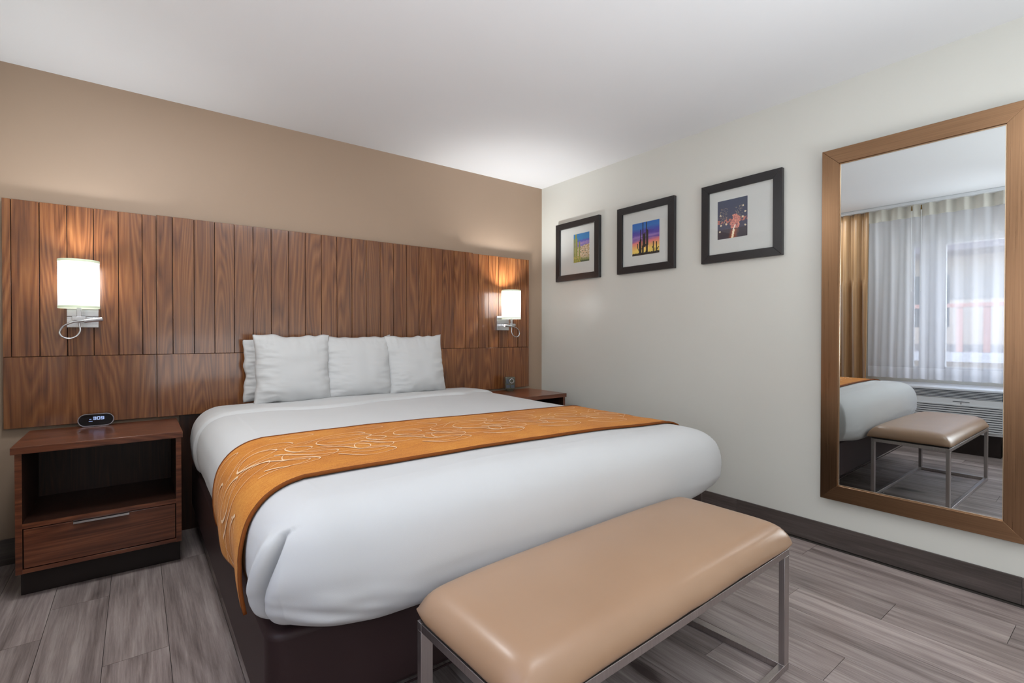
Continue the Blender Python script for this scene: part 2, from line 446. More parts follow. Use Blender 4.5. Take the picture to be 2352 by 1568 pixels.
# ------------------------------------------------------------------ nightstands
def nightstand(x0, label, group):
    """x0: left edge of the body"""
    yb, yf = -.045, -.505; W = .578
    r = root('nightstand', (x0+W/2, -.27, 0), label, 'nightstand', group)
    x1 = x0+W
    obj('kick_plate', box(x0+.008, x1-.004, yb, yf+.062, .0008, .112), 'kick', r, bevel=.001)
    for a in (x0, x1-.021):
        obj('side_panel', box(a, a+.021, yf, yb, .113, .622), 'walnut_shaded', r, bevel=.001)
    obj('front_edge', box(x0, x0+.0215, yf-.0012, yf, .113, .622), 'walnut_h', r)
    obj('front_edge', box(x1-.0215, x1, yf-.0012, yf, .113, .622), 'walnut_h', r)
    obj('back_panel', box(x0+.021, x1-.021, yb-.012, yb, .134, .618), 'walnut_shaded', r)
    obj('shelf_edge', box(x0+.0216, x1-.0216, yf-.0012, yf, .303, .324), 'walnut_h', r)
    obj('shelf', box(x0+.021, x1-.021, yf, yb-.012, .303, .324), 'walnut_shaded', r, bevel=.001)  # shade of the open compartment put into the shelf colour
    obj('bottom_panel', box(x0+.021, x1-.021, yf, yb-.012, .113, .131), 'walnut_h', r, bevel=.001)
    obj('top', box(x0-.012, x1+.006, yf-.012, -.043, .6205, .650), 'walnut_h', r, bevel=.0012)
    d = obj('drawer', box(x0+.025, x1-.025, yf-.001, yb-.06, .135, .299), 'walnut_h', r, bevel=.0015)
    bm = NB(); xc = x0+.28
    bx(bm, xc-.097, xc+.097, yf-.016, yf-.001, .300, .3025); bx(bm, xc-.097, xc+.097, yf-.016, yf-.013, .291, .3025)
    obj('handle', bm, 'chrome', d)
    return r
nightstand(-3.335, 'low walnut nightstand with open shelf and drawer left of the bed', 'matching nightstands')
nightstand(-.765, 'walnut nightstand mostly hidden behind the bed by the white wall', 'matching nightstands')

# ------------------------------------------------------------------ bed base
BX0, BX1, BY0, BY1, BZ0, BZ1 = -2.685, -.83, -2.13, -.06, .155, .405
bb = root('platform_bed', (-1.76, -1.1, 0), 'dark brown upholstered platform bed raised on short feet under the white duvet', 'bed')
bm = NB(); bx(bm, BX0, BX1, BY0, BY1, BZ0, BZ1)
vert = [e for e in bm.edges if abs(e.verts[0].co.z-e.verts[1].co.z) > .1]
bmesh.ops.bevel(bm, geom=vert, offset=.05, segments=6, affect='EDGES', profile=.5)
obj('base_cover', bm, 'skirt', bb, bevel=.018, seg=4)
for (x, y) in ((BX0+.25, BY0+.42), (BX1-.25, BY0+.42), (-1.75, BY0+.42), (BX0+.25, -.9), (BX1-.25, -.9), (BX0+.25, BY1-.22), (BX1-.25, BY1-.22)):
    bm = NB(); cyl(bm, (x, y, .0005), (x, y, .154), .022, .030, 20); obj('foot', bm, 'kick', bb)
bm = NB()
bx(bm, BX0+.03, BX1-.03, BY0-.004, BY0-.0005, BZ0-.004, BZ0+.001); 
obj('bottom_piping', bm, 'skirt', bb)

# ------------------------------------------------------------------ duvet surface
AX0, AX1, AY0, AY1 = -2.538, -.968, -2.042, -.235       # inset rectangle
CX, CY = (AX0+AX1)/2, (AY0+AY1)/2
HA, HB_ = (AX1-AX0)/2, (AY1-AY0)/2
prof_pts = [(0, 0, 0), (.06, .059, -.004), (.12, .113, -.025), (.17, .149, -.064), (.22, .165, -.116), (.27, .168, -.172),
            (.32, .160, -.222), (.36, .143, -.259), (.40, .110, -.284), (.44, .070, -.290)]
def interp(P, m):
    if m <= 0: return P[0][1:]
    if m >= P[-1][0]: return P[-1][1:]
    for i in range(len(P)-1):
        if P[i][0] <= m <= P[i+1][0]:
            a = P[max(i-1, 0)]; b = P[i]; c = P[i+1]; d = P[min(i+2, len(P)-1)]
            t = (m-b[0])/(c[0]-b[0]); out = []
            for k in (1, 2):
                m1 = (c[k]-a[k])/(c[0]-a[0])*(c[0]-b[0]); m2 = (d[k]-b[k])/(d[0]-b[0])*(c[0]-b[0])
                out.append((2*t**3-3*t*t+1)*b[k]+(t**3-2*t*t+t)*m1+(-2*t**3+3*t*t)*c[k]+(t**3-t*t)*m2)
            return out
hang_pts = [(0, 0, 0), (.06, .059, -.004), (.12, .113, -.025), (.17, .149, -.064), (.22, .165, -.116), (.27, .169, -.172),
            (.32, .166, -.222), (.40, .152, -.301), (.50, .135, -.400)]
def surf(a, b, prof=prof_pts, sq=.45, wr=True):
    da = max(abs(a)-HA, 0); db = max(abs(b)-HB_, 0); m = max(da, db)
    sx = 1 if a > 0 else -1; sy = 1 if b > 0 else -1
    x = max(-HA, min(HA, a)); y = max(-HB_, min(HB_, b)); z = 0
    if m > 0:
        o, z = interp(prof, m)
        if da >= db: ph = PI/4*(db/da); rd = (math.cos(ph), math.sin(ph))
        else: ph = PI/4*(da/db); rd = (math.sin(ph), math.cos(ph))
        sd = (da/m, db/m)
        if sx < 0 and sy < 0: sq = sq*.45
        if sx > 0 and sy < 0: sq = sq*1.5
        d0 = rd[0]*(1-sq)+sd[0]*sq; d1 = rd[1]*(1-sq)+sd[1]*sq
        x += sx*o*d0; y += sy*o*d1
    X = CX+x; Y = CY+y
    u = (X-CX)/1.03; v = (Y+2.2)/2.15
    Z = .697+z + .018*(1-u*u)*(1 if m == 0 else max(0, 1-m/.2)) + .012*v*(1-sstep(.05, .25, m))
    if X < CX: X += .018*max(0, v)**1.5*max(0, -u)
    else: X -= .02*max(0, v)*max(0, u)
    if sy < 0 and db > 0:
        Z += .034*sstep(.16, .36, m)*(1-sstep(-1.0, -.72, u))*min(1, db/m)
        Z -= .040*sstep(.18, .36, m)*sstep(-.97, -.55, u)*(1-sstep(.45, .9, u))*min(1, db/m)
    if wr:
        p = Vector((X*1.7, Y*1.7, Z*1.7))
        n = noise.noise(p*1.3)*.007 + noise.noise(p*3.1+Vector((5, 2, 1)))*.0028
        hw = noise.noise(Vector((X*4, Y*4, Z*26)))*.0035*sstep(.2, .36, m)
        # small gathered wrinkles near the foot-left corner
        cd = math.hypot(X+2.60, (Y+2.2)*.8)
        cw = noise.noise(Vector((X*9, Y*6, Z*38+X*12)))*.009*max(0, 1-cd/.34)*sstep(.24, .34, m)
        cw += noise.noise(Vector((X*5, Y*5, Z*30)))*.006*max(0, 1-math.hypot(X+.72, Y+2.1)/.45)*sstep(.18, .3, m)
        nx, ny, nz = 0, 0, 1
        if m > 0:
            k = sstep(0, .24, m); nx, ny, nz = sx*d0*k, sy*d1*k, 1-k
        t = n*(.6 if m > 0 else 1)+hw+cw
        # folded corner pleat at the foot-left corner
        if sx < 0 and sy < 0 and db > .06:
            if a > -HA: f_ = -(a+HA)/.13
            elif db >= da: f_ = da/db
            else: f_ = 2-db/da
            fc = 1.15+.52*sstep(.14, .38, m)-.5*(1-sstep(.12, .16, m))
            tt = (f_-fc)*.085
            amp = sstep(.13, .19, m)
            t += amp*(-.040*math.exp(-((tt+.004)/.0062)**2)+.020*math.exp(-((tt-.018)/.014)**2)+.012*math.exp(-((tt+.028)/.017)**2)*sstep(.2, .32, m))
        X += nx*t; Y += ny*t; Z += nz*t
    return Vector((X, Y, Z))
def surfn(a, b, **kw):
    e = .004
    p = surf(a, b, **kw)
    n = (surf(a+e, b, **kw)-surf(a-e, b, **kw)).cross(surf(a, b+e, **kw)-surf(a, b-e, **kw))
    return p, n.normalized()

S = .43; st = .0125
def spaced(h):
    out = []; v = -h-S
    while v < h+S:
        out.append(v); v += .0052 if v < -h+.02 else st
    return out+[h+S]
cb = spaced(HB_)
P = [[surf(a, b) for b in cb] for a in spaced(HA)]
dv = obj('duvet', grid_mesh(P), 'sheet', None, smooth=True)
tag(dv, 'plump white duvet tucked round the bed with a folded foot corner', 'duvet')

# turned-down band at the head of the duvet
def seam_y(x):
    pts = [(-2.9, -.52), (-2.40, -.57), (-2.07, -.66), (-1.65, -.57), (-1.2, -.60), (-1.0, -.50), (-.6, -.44)]
    for i in range(len(pts)-1):
        if pts[i][0] <= x <= pts[i+1][0]:
            t = (x-pts[i][0])/(pts[i+1][0]-pts[i][0]); t = t*t*(3-2*t)
            return pts[i][1]*(1-t)+pts[i+1][1]*t
    return pts[0][1] if x < pts[0][0] else pts[-1][1]
P = []
for i in range(161):
    a = -HA-.40+(2*HA+.70)*i/160
    bs = seam_y(CX+a)-CY; row = []
    for j in range(31):
        t = j/30
        b = bs+(HB_+.05-bs)*t
        p, n = surfn(a, b)
        d = (b-bs)
        off = -.003+.0175*math.sqrt(max(0, 1-max(0, 1-d/.03)**2))
        off *= 1-.45*sstep(.08, .3, d)
        off += noise.noise(Vector((a*7, b*14, 3)))*.0022
        off *= sstep(-HA-.40, -HA-.34, a)*1.0 if a < -HA-.34 else 1
        row.append(p+n*off)
    P.append(row)
ob = obj('turned_down_sheet', grid_mesh(P), 'sheet', dv, smooth=True)

# ------------------------------------------------------------------ bed runner
HP = hang_pts
def rb(a, s):
    """runner: a across the bed, s 0..1 front to back"""
    x = a/HA
    front = -1.945-.048*x; back = -1.325-.055*x
    hang = max(0, -a-HA)
    front -= .16*hang/.4; back -= .18*hang/.4
    return (front+(back-front)*s)-CY
AL, AR = -HA-.42, HA+.30
def runner_pt(q, s, off):
    aL = AL+.068-.012*(1-s)**2+.012*s
    a = aL+(AR-aL)*q
    b = rb(a, s)
    if b < -HB_: 
        b = -HB_+(b+HB_)*.6
    h = max(0, -a-HA)
    e = .004
    def f(a_, b_):
        if max(abs(a_)-HA, abs(b_)-HB_) > .26 and a_ < 0 and abs(a_)-HA > abs(b_)-HB_:
            return surf(a_, b_, prof=HP, wr=False)
        return surf(a_, b_, prof=HP)
    p = f(a, b)
    n = (f(a+e, b)-f(a-e, b)).cross(f(a, b+e)-f(a, b-e)).normalized()
    wav = .010*sstep(.16, .40, h)*math.sin(s*11+1.0) + .004*sstep(.1, .3, h)
    wr = noise.noise(Vector((a*2.2, b*13, 8)))*.0032*(1-sstep(0, .1, h))+.002
    return p+n*(off+wav+wr)
def sheet_mesh(nq, ns, f0, f1):
    """closed thin sheet between two offset surfaces"""
    V = []; F = []
    for f in (f0, f1):
        for i in range(nq+1):
            for j in range(ns+1): V.append(tuple(f(i/nq, j/ns)))
    N = (nq+1)*(ns+1); w_ = ns+1
    for i in range(nq):
        for j in range(ns):
            a, b, c, d = i*w_+j, (i+1)*w_+j, (i+1)*w_+j+1, i*w_+j+1
            F.append((a, b, c, d)); F.append((N+a, N+d, N+c, N+b))
    for i in range(nq):
        for j in (0, ns):
            a, b = i*w_+j, (i+1)*w_+j; F.append((a, b, N+b, N+a) if j else (b, a, N+a, N+b))
    for j in range(ns):
        for i in (0, nq):
            a, b = i*w_+j, i*w_+j+1; F.append((a, b, N+b, N+a) if not i else (b, a, N+a, N+b))
    return (V, [], F)
run = obj('bed_runner', sheet_mesh(300, 64, lambda q, s: runner_pt(q, s, .0085), lambda q, s: runner_pt(q, s, .0035)), 'runner', None, smooth=True)
tag(run, 'burnt orange bed runner with pale scroll embroidery across the foot of the duvet', 'bed runner')
for s0, s1 in ((-.008, .012), (.990, 1.006)):
    obj('edge_binding', sheet_mesh(180, 4, lambda q, s: runner_pt(q, s0+(s1-s0)*s, .0105), lambda q, s: runner_pt(q, s0+(s1-s0)*s, .0025)), 'runner_edge', run, smooth=True)
# embroidery ribbons laid on the runner
def stroke(ctrl, w0, w1, V, F, k=12):
    pts = spline([(c[0], c[1], 0) for c in ctrl], k); n = len(pts); base = len(V)
    LA = 2*HA+.72; LB = .64
    for i, p in enumerate(pts):
        d = pts[min(i+1, n-1)]-pts[max(i-1, 0)]; d = Vector((d.x, d.y, 0))
        if d.length < 1e-6: d = Vector((1, 0, 0))
        d.normalize(); nn = Vector((-d.y, d.x, 0))
        # broad-nib pen: strokes running diagonally are thicker
        ang = abs(math.sin(math.atan2(d.y, d.x)-.5))**4
        w_ = (w0+(w1-w0)*ang)
        for sg in (-1, 1):
            r = p+nn*w_*sg
            V.append(tuple(runner_pt(max(.003, min(.985, r.x/LA)), max(.01, min(.99, r.y/LB)), .0104)))
    for i in range(n-1):
        F.append((base+2*i, base+2*i+1, base+2*i+3, base+2*i+2))
V = []; F = []
rs = random.Random(11)
x = .02; k = 0
motif = [(-.10, .00), (-.02, .075), (.085, .085), (.11, .045), (.05, .02), (-.03, .03), (-.07, -.03), (-.02, -.085), (.09, -.10), (.15, -.06), (.10, -.02), (.03, -.035)]
motif2 = [(-.12, .05), (-.05, .10), (.03, .075), (.00, .03), (-.06, .02), (-.04, -.05), (.06, -.07), (.12, -.03), (.17, .03), (.25, .04), (.28, .0), (.22, -.02)]
motif3 = [(-.05, -.11), (.02, -.13), (.07, -.10), (.03, -.07), (-.02, -.085)]
while x < 2.42:
    for mo_, sy, dx, dy in ((motif, 1, 0, .40), (motif2, -1, .10, .24), (motif3, 1, .04, .30), (motif, -1, .16, .32), (motif3, -1, .12, .44)):
        sc_ = rs.uniform(.95, 1.3); jx_ = rs.uniform(-.02, .02)
        c = [(x+dx+jx_+px_*sc_*1.15, dy+sy*py_*sc_*1.05) for px_, py_ in mo_]
        stroke(c, .0010, .0040 if mo_ is not motif3 else .0022, V, F, 14)
    x += .285; k += 1
em = obj('embroidery', (V, [], F), 'thread', run)

# ------------------------------------------------------------------ pillows
def pillow_mesh(w, h, t, seed, lean):
    n = 56; top = []; bot = []
    for i in range(n+1):
        u = -1+2*i/n; ru = []; rv = []
        for j in range(n+1):
            v = -1+2*j/n
            kx = 1-.055*(1-v**2); kz = 1-.05*(1-u**2)*(1 if v > 0 else .3)
            x = w/2*u*kx; z = h/2*v*kz
            x += noise.noise(Vector((v*3.2, seed, 1)))*.012*abs(u)**3; z += noise.noise(Vector((u*3.4, seed, 7)))*.014*abs(v)**3
            th = max(0, 1-abs(u)**3.2)**.62*max(0, 1-abs(v)**3.2)**.62
            wr = noise.noise(Vector((u*2.1, v*9, seed*3)))*.012*abs(u)**2 + noise.noise(Vector((u*11, v*3, seed)))*.010*max(0, v)**3
            wr += noise.noise(Vector((u*3, v*3, seed+4)))*.006 + noise.noise(Vector((u*4+v*3, v*17, seed+2)))*.010*max(0, -u)**1.5
            d = t/2*th*(1-.18*v)
            yf = -d-wr*min(1, th*2.2); yb = d*.8
            ly = math.tan(lean)*(z+h/2)
            ru.append((x, yf+ly, z)); rv.append((x, yb+ly, z))
        top.append(ru); bot.append(rv)
    V = []; F = []; w_ = n+1
    for g_ in (top, bot):
        for r_ in g_: V += r_
    N = w_*w_
    for i in range(n):
        for j in range(n):
            a, b, c, d = i*w_+j, (i+1)*w_+j, (i+1)*w_+j+1, i*w_+j+1
            F.append((a, b, c, d)); F.append((N+a, N+d, N+c, N+b))
    for i in range(n):
        for (a, b) in ((i*w_, (i+1)*w_), (i*w_+n, (i+1)*w_+n), (i, i+1), (n*w_+i, n*w_+i+1)):
            F.append((a, b, N+b, N+a))
    return V, F
def pillow(x, y, zb, w, h, t, seed, lean, roll, label, group):
    V, F = pillow_mesh(w, h, t, seed, lean)
    bm = bmesh.new(); vv = [bm.verts.new(v) for v in V]
    for f in F: bm.faces.new([vv[i] for i in f])
    bmesh.ops.remove_doubles(bm, verts=bm.verts, dist=.0006)
    bmesh.ops.transform(bm, matrix=Matrix.Translation((x, y, zb+h/2)) @ Matrix.Rotation(roll, 4, 'Y'), verts=bm.verts)
    o = obj('pillow', bm, 'pillow', None, smooth=True); tag(o, label, 'pillow', group)
pillow(-2.232, -.130, .722, .40, .370, .10, 9.1, .05, .0, 'white pillow tucked behind the leftmost pillow, only its left edge showing', 'white pillows on the bed')
pillow(-2.182, -.285, .718, .435, .405, .155, 1.7, .16, .0, 'white standing pillow nearest the left side, in front of another pillow', 'white pillows on the bed')
pillow(-1.780, -.270, .716, .455, .395, .155, 4.3, .16, .0, 'middle white standing pillow between two others', 'white pillows on the bed')
pillow(-1.378, -.285, .714, .435, .402, .155, 7.9, .16, -.02, 'rightmost white standing pillow with sharp top corners', 'white pillows on the bed')

# ------------------------------------------------------------------ bench
bn = root('bench', (-1.189, -2.649, 0), 'tan leather bench on a square steel frame at the foot of the bed', 'bench', rz=math.radians(1.87), local=True)
L, D, T, ZF = 1.168, .418, .020, .405
lw = .020; ld = .034
for nm, (x0, x1, y0, y1) in {'leg': (-ld, 0, 0, lw), 'leg ': (-ld, 0, D-lw, D), 'leg  ': (-L, -L+ld, 0, lw), 'leg   ': (-L, -L+ld, D-lw, D)}.items():
    obj('leg', box(x0+.0003, x1-.0003, y0+.0003, y1-.0003, .022, ZF-.022), 'steel', bn, bevel=.0012)
for z0 in (.0008, ZF-.0215):
    for y0 in (0, D-lw):
        if z0 < .1 : continue
        obj('long_rail', box(-L, 0, y0, y0+lw, z0, z0+.0215), 'steel', bn, bevel=.0012)
    for x0 in (-ld, -L):
        y_a, y_b = (lw+.0003, D-lw-.0003) if z0 > .1 else (0, D)
        obj('side_rail', box(x0, x0+ld, y_a, y_b, z0, z0+.0215), 'steel', bn, bevel=.0012)
# lower long rails, front and back
for y0 in (0, D-lw):
    obj('floor_rail', box(-L+ld+.0003, -ld-.0003, y0, y0+lw, .0008, .0222), 'steel', bn, bevel=.0012)
obj('seat_board', box(-L+.006, -.006, .006, D-.006, ZF+.0005, ZF+.010), 'kick', bn)
# cushion
SA, SB = L/2+.014-.085, (D+.038)/2-.085
cp = [(0, 0, 0), (.03, .030, -.003), (.06, .056, -.012), (.085, .073, -.026), (.105, .082, -.040), (.125, .086, -.054), (.145, .084, -.066), (.16, .078, -.070), (.19, .05, -.071)]
def cush(a, b):
    da = max(abs(a)-SA, 0); db = max(abs(b)-SB, 0); m = max(da, db)
    sx = 1 if a > 0 else -1; sy = 1 if b > 0 else -1
    x = max(-SA, min(SA, a)); y = max(-SB, min(SB, b)); z = 0
    if m > 0:
        o, z = interp(cp, m)
        if da >= db: ph = PI/4*(db/da); rd = (math.cos(ph), math.sin(ph))
        else: ph = PI/4*(da/db); rd = (math.sin(ph), math.cos(ph))
        q = .45 if sx < 0 else .72
        if sx < 0: z += .014*min(da, db)/m*sstep(.08, .15, m)
        x += sx*o*(rd[0]*(1-q)+da/m*q); y += sy*o*(rd[1]*(1-q)+db/m*q)
    u = x/(SA+.085); v = y/(SB+.085)
    z -= (.034 if a < 0 else .020)*min(1, abs(u*v))**5*(1-sstep(.10, .17, m))
    z += .012*(1-u**2)*(1-v**2)+noise.noise(Vector((x*5, y*5, 2)))*.0016
    if m > .08: z += noise.noise(Vector((x*16, y*16, 5)))*.0012
    return Vector((-L/2+.006+x, D/2+.008+y, ZF+.0105+.077+z*1.08))
P = []
for i in range(121):
    a = (-1+2*i/120)*(SA+.19); P.append([cush(a, (-1+2*j/60)*(SB+.19)) for j in range(61)])
obj('cushion', grid_mesh(P), 'leather', bn, smooth=True)
# ------------------------------------------------------------------ wall lamps
def wall_lamp(xc, sgn, lit, label):
    r = root('wall_lamp', (xc, -.03, 1.22), label, 'lamp', 'reading wall lamps on the headboard')
    yb = -.0305; yc = -.155; xp = xc+sgn*.007
    bm = NB(); bx(bm, xp-.062, xp+.062, yb-.022, yb, 1.157, 1.211); bx(bm, xp-.062, xp+.062, yb-.020, yb, 1.213, 1.277)
    obj('back_plate', bm, 'chrome', r, bevel=.0015)
    obj('arm', box(xc-.026, xc+.026, yc-.027, yb-.022, 1.191, 1.209), 'chrome', r, bevel=.002)
    obj('stem', box(xc-.009, xc+.009, yc-.009, yc+.009, 1.209, 1.262), 'chrome', r, bevel=.002)
    rs_, z0, z1 = .0785, 1.250, 1.487
    bm = NB(); cyl(bm, (xc, yc, z0+.008), (xc, yc, z1-.008), rs_, rs_, 64, cap=False)
    sh = obj('shade', bm, 'shade', r, smooth=True)
    for a, b in ((z0, z0+.012), (z1-.012, z1)):
        bm = NB(); cyl(bm, (xc, yc, a), (xc, yc, b), rs_+.0012, rs_+.0012, 64, cap=False)
        obj('shade_trim', bm, 'trim_pale', sh, smooth=True)
    bm = NB(); bmesh.ops.create_icosphere(bm, subdivisions=3, radius=.024)
    for v in bm.verts: v.co = v.co*Vector((1, 1, 1.4)) if False else Vector((v.co.x, v.co.y, v.co.z*1.5)); 
    bmesh.ops.translate(bm, verts=bm.verts, vec=(xc, yc, 1.36)); obj('bulb', bm, 'bulb', r, smooth=True)
    # flexible reading light
    G_ = [(0, yc-.006, 1.190), (.001, yc-.008, 1.168), (.004, yc-.012, 1.139), (-.010, yc-.016, 1.113), (-.037, yc-.02, 1.101), (-.062, yc-.022, 1.112),
          (-.070, yc-.022, 1.134), (-.055, yc-.024, 1.162), (-.022, yc-.027, 1.181), (.010, yc-.030, 1.187), (.024, yc-.032, 1.189)]
    bm = NB(); tube(bm, spline([(xc+sgn*p[0], p[1], p[2]) for p in G_], 8), .0042, 12)
    obj('gooseneck', bm, 'chrome', r, smooth=True)
    bm = NB(); y2 = yc-.032
    if lit: e0, e1 = (xc+sgn*.020, y2, 1.190), (xc+sgn*.088, y2+.004, 1.194)
    else: e0, e1 = (xc+sgn*.020, y2, 1.187), (xc+sgn*.090, y2, 1.198)
    cyl(bm, e0, e1, .0085, .0105, 24)
    hd = obj('reading_light', bm, 'chrome', r, smooth=False, bevel=.001)
    d = (Vector(e1)-Vector(e0)).normalized()
    bm = NB(); cyl(bm, Vector(e1)+d*.0002, Vector(e1)+d*.0015, .0085, .0085, 20)
    obj('lens', bm, 'lens_on' if lit else 'lens_off', hd)
    l = bpy.data.lights.new('lamp_glow', 'POINT'); l.energy = 18.0 if lit else 3.2; l.color = (1.0, .96, .90); l.shadow_soft_size = .03
    lo = bpy.data.objects.new('lamp_glow', l); COL.objects.link(lo); lo.parent = r; lo.location = Vector((xc, yc, 1.40))-ORG[r.name]
    l = bpy.data.lights.new('lamp_upbeam', 'SPOT'); l.energy = 13 if lit else 9; l.spot_size = 2.3; l.spot_blend = 1.0; l.color = (.84, .92, 1.0); l.shadow_soft_size = .03
    lo = bpy.data.objects.new('lamp_upbeam', l); COL.objects.link(lo); lo.parent = r; lo.location = Vector((xc, yc, 1.474))-ORG[r.name]
    lo.rotation_euler = (PI, 0, 0)
    if lit:
        l = bpy.data.lights.new('reading_spot', 'SPOT'); l.energy = 1.5; l.spot_size = 1.6; l.spot_blend = .6; l.color = (1, .85, .75); l.shadow_soft_size = .006
        lo = bpy.data.objects.new('reading_spot', l); COL.objects.link(lo); lo.parent = r
        lo.location = Vector(e1)+d*.004-ORG[r.name]; lo.rotation_euler = d.to_track_quat('-Z', 'Y').to_euler()
    return r
wall_lamp(-3.153, 1, False, 'nickel wall lamp with lit white shade, its reading light off, over the left nightstand')
wall_lamp(-.466, -1, True, 'nickel wall lamp near the room corner, its small reading light switched on')

# ------------------------------------------------------------------ clock
ck = root('alarm_clock', (-3.095, -.09, .650), 'capsule-shaped black digital clock with silver rim showing 309', 'clock', rz=math.radians(-1), local=True)
def capsule(bm, w, h, y0, y1, zc, n=20):
    r = h/2; c = w/2-r; prof = []
    for i in range(n+1): t = -PI/2+PI*i/n; prof.append((c+r*math.cos(t), zc+r*math.sin(t)))
    for i in range(n+1): t = PI/2+PI*i/n; prof.append((-c+r*math.cos(t), zc+r*math.sin(t)))
    A = [bm.verts.new((x, y0, z)) for x, z in prof]; B = [bm.verts.new((x, y1, z)) for x, z in prof]
    k = len(prof)
    for i in range(k): bm.faces.new((A[i], A[(i+1) % k], B[(i+1) % k], B[i]))
    bm.faces.new(A[::-1]); bm.faces.new(B)
bm = NB(); capsule(bm, .136, .060, .004, .042, .0335); obj('housing', bm, 'black_gloss', ck, bevel=.004, seg=3)
bm = NB(); capsule(bm, .1365, .0565, .0008, .004, .0335); obj('face', bm, 'black_gloss', ck)
def ring(bm, w, h, tw, y0, y1, zc, n=24):
    def outl(w, h):
        r = h/2; c = w/2-r; o = []
        for i in range(n+1): t = -PI/2+PI*i/n; o.append((c+r*math.cos(t), zc+r*math.sin(t)))
        for i in range(n+1): t = PI/2+PI*i/n; o.append((-c+r*math.cos(t), zc+r*math.sin(t)))
        return o
    O = outl(w, h); I = outl(w-2*tw, h-2*tw); k = len(O)
    vo = [[bm.verts.new((p[0], y, p[1])) for p in Q] for Q in (O, I) for y in (y0, y1)]
    for i in range(k):
        j = (i+1) % k
        bm.faces.new((vo[0][i], vo[0][j], vo[2][j], vo[2][i])); bm.faces.new((vo[1][i], vo[3][i], vo[3][j], vo[1][j]))
        bm.faces.new((vo[0][i], vo[1][i], vo[1][j], vo[0][j])); bm.faces.new((vo[2][i], vo[2][j], vo[3][j], vo[3][i]))
bm = NB(); ring(bm, .144, .0635, .0034, -.001, .005, .0335); obj('rim', bm, 'silver_rim', ck, smooth=False)
def seg7(bm, ch, cx, cz, w, h, t):
    S7 = {'3': 'abgcd', '0': 'abcdef', '9': 'abcdfg'}[ch]
    R = {'a': (-w/2, w/2, h/2-t, h/2), 'd': (-w/2, w/2, -h/2, -h/2+t), 'g': (-w/2, w/2, -t/2, t/2), 'b': (w/2-t, w/2, 0, h/2),
         'c': (w/2-t, w/2, -h/2, 0), 'f': (-w/2, -w/2+t, 0, h/2), 'e': (-w/2, -w/2+t, -h/2, 0)}
    for s in S7:
        x0, x1, z0, z1 = R[s]; q = {'a': 0, 'g': .00003, 'd': .00006, 'b': .00009, 'c': .00012, 'e': .00015, 'f': .00018}[s]
        bx(bm, cx+x0, cx+x1, -.0006-q, .0007, cz+z0, cz+z1)
bm = NB()
for ch, cx in (('3', -.0056), ('0', .0098), ('9', .0255)): seg7(bm, ch, cx, .0415, .0125, .0148, .0024)
bx(bm, -.0265, -.0185, -.0006, .0007, .0372, .0390); bx(bm, -.0290, -.0140, -.0006, .0007, .0268, .0283)
obj('display_digits', bm, 'digits', ck)
obj('base_pad', box(-.035, .035, .008, .036, 0.0006, .0045), 'black_gloss', ck)

# ------------------------------------------------------------------ small cube on the right nightstand
cb = root('glass_cube_ornament', (-.455, -.125, .650), 'small smoky glass cube with a round dial on the right nightstand', 'ornament', rz=math.radians(-28), local=True)
bm = NB(); bx(bm, -.043, .043, -.012, .045, .012, .118)
obj('body', bm, 'smoky', cb, bevel=.009, seg=4)
bm = NB(); cyl(bm, (0, .015, .0006), (0, .015, .0125), .032, .036, 28); obj('foot', bm, 'smoky', cb, smooth=False)
bm = NB(); n = 28
A = [[bm.verts.new((.012+math.cos(2*PI*i/n)*r_, y_, .085+math.sin(2*PI*i/n)*r_)) for i in range(n)] for r_, y_ in ((.020, -.0125), (.0175, -.0165), (.015, -.0125))]
for q in range(2):
    for i in range(n): bm.faces.new((A[q][i], A[q][(i+1) % n], A[q+1][(i+1) % n], A[q+1][i]))
obj('dial_ring', bm, 'silver_rim', cb, smooth=True)
for x0, x1, z0, z1 in ((-.034, -.012, .062, .104), (-.034, -.003, .026, .052), (.003, .034, .026, .052)):
    obj('recess_panel', box(x0, x1, -.0135, -.0122, z0, z1), 'ac_dark', cb, bevel=.0005)

# ------------------------------------------------------------------ framed pictures
def frame_ring(bm, y0, y1, z0, z1, fw, x0, x1):
    O = [(y0, z0), (y1, z0), (y1, z1), (y0, z1)]; I = [(y0+fw, z0+fw), (y1-fw, z0+fw), (y1-fw, z1-fw), (y0+fw, z1-fw)]
    v = [[bm.verts.new((x, p[0], p[1])) for p in Q] for Q in (O, I) for x in (x0, x1)]
    for i in range(4):
        j = (i+1) % 4
        bm.faces.new((v[0][i], v[0][j], v[2][j], v[2][i])); bm.faces.new((v[1][i], v[3][i], v[3][j], v[1][j]))
        bm.faces.new((v[0][i], v[1][i], v[1][j], v[0][j])); bm.faces.new((v[2][i], v[2][j], v[3][j], v[3][i]))
def frame_piece(side, y0, y1, z0, z1, fw, x0, x1, gap=.0004):
    """one mitred bar; x0 front (towards room), x1 wall side"""
    O = [(y0, z0), (y1, z0), (y1, z1), (y0, z1)]; I = [(y0+fw, z0+fw), (y1-fw, z0+fw), (y1-fw, z1-fw), (y0+fw, z1-fw)]
    i, j = side, (side+1) % 4
    q = [O[i], O[j], I[j], I[i]]
    c = (sum(p[0] for p in q)/4, sum(p[1] for p in q)/4)
    bm = NB()
    A = [bm.verts.new((x0, p[0], p[1])) for p in q]; B = [bm.verts.new((x1, p[0], p[1])) for p in q]
    for k in range(4): bm.faces.new((A[k], A[(k+1) % 4], B[(k+1) % 4], B[k]))
    bm.faces.new(A); bm.faces.new(B[::-1])
    return bm
def fbm(x, y, s=0): return noise.noise(Vector((x, y, s)))+.5*noise.noise(Vector((2*x, 2*y, s+3)))
def mixc(a, b, t): t = max(0, min(1, t)); return tuple(a[i]*(1-t)+b[i]*t for i in range(3))
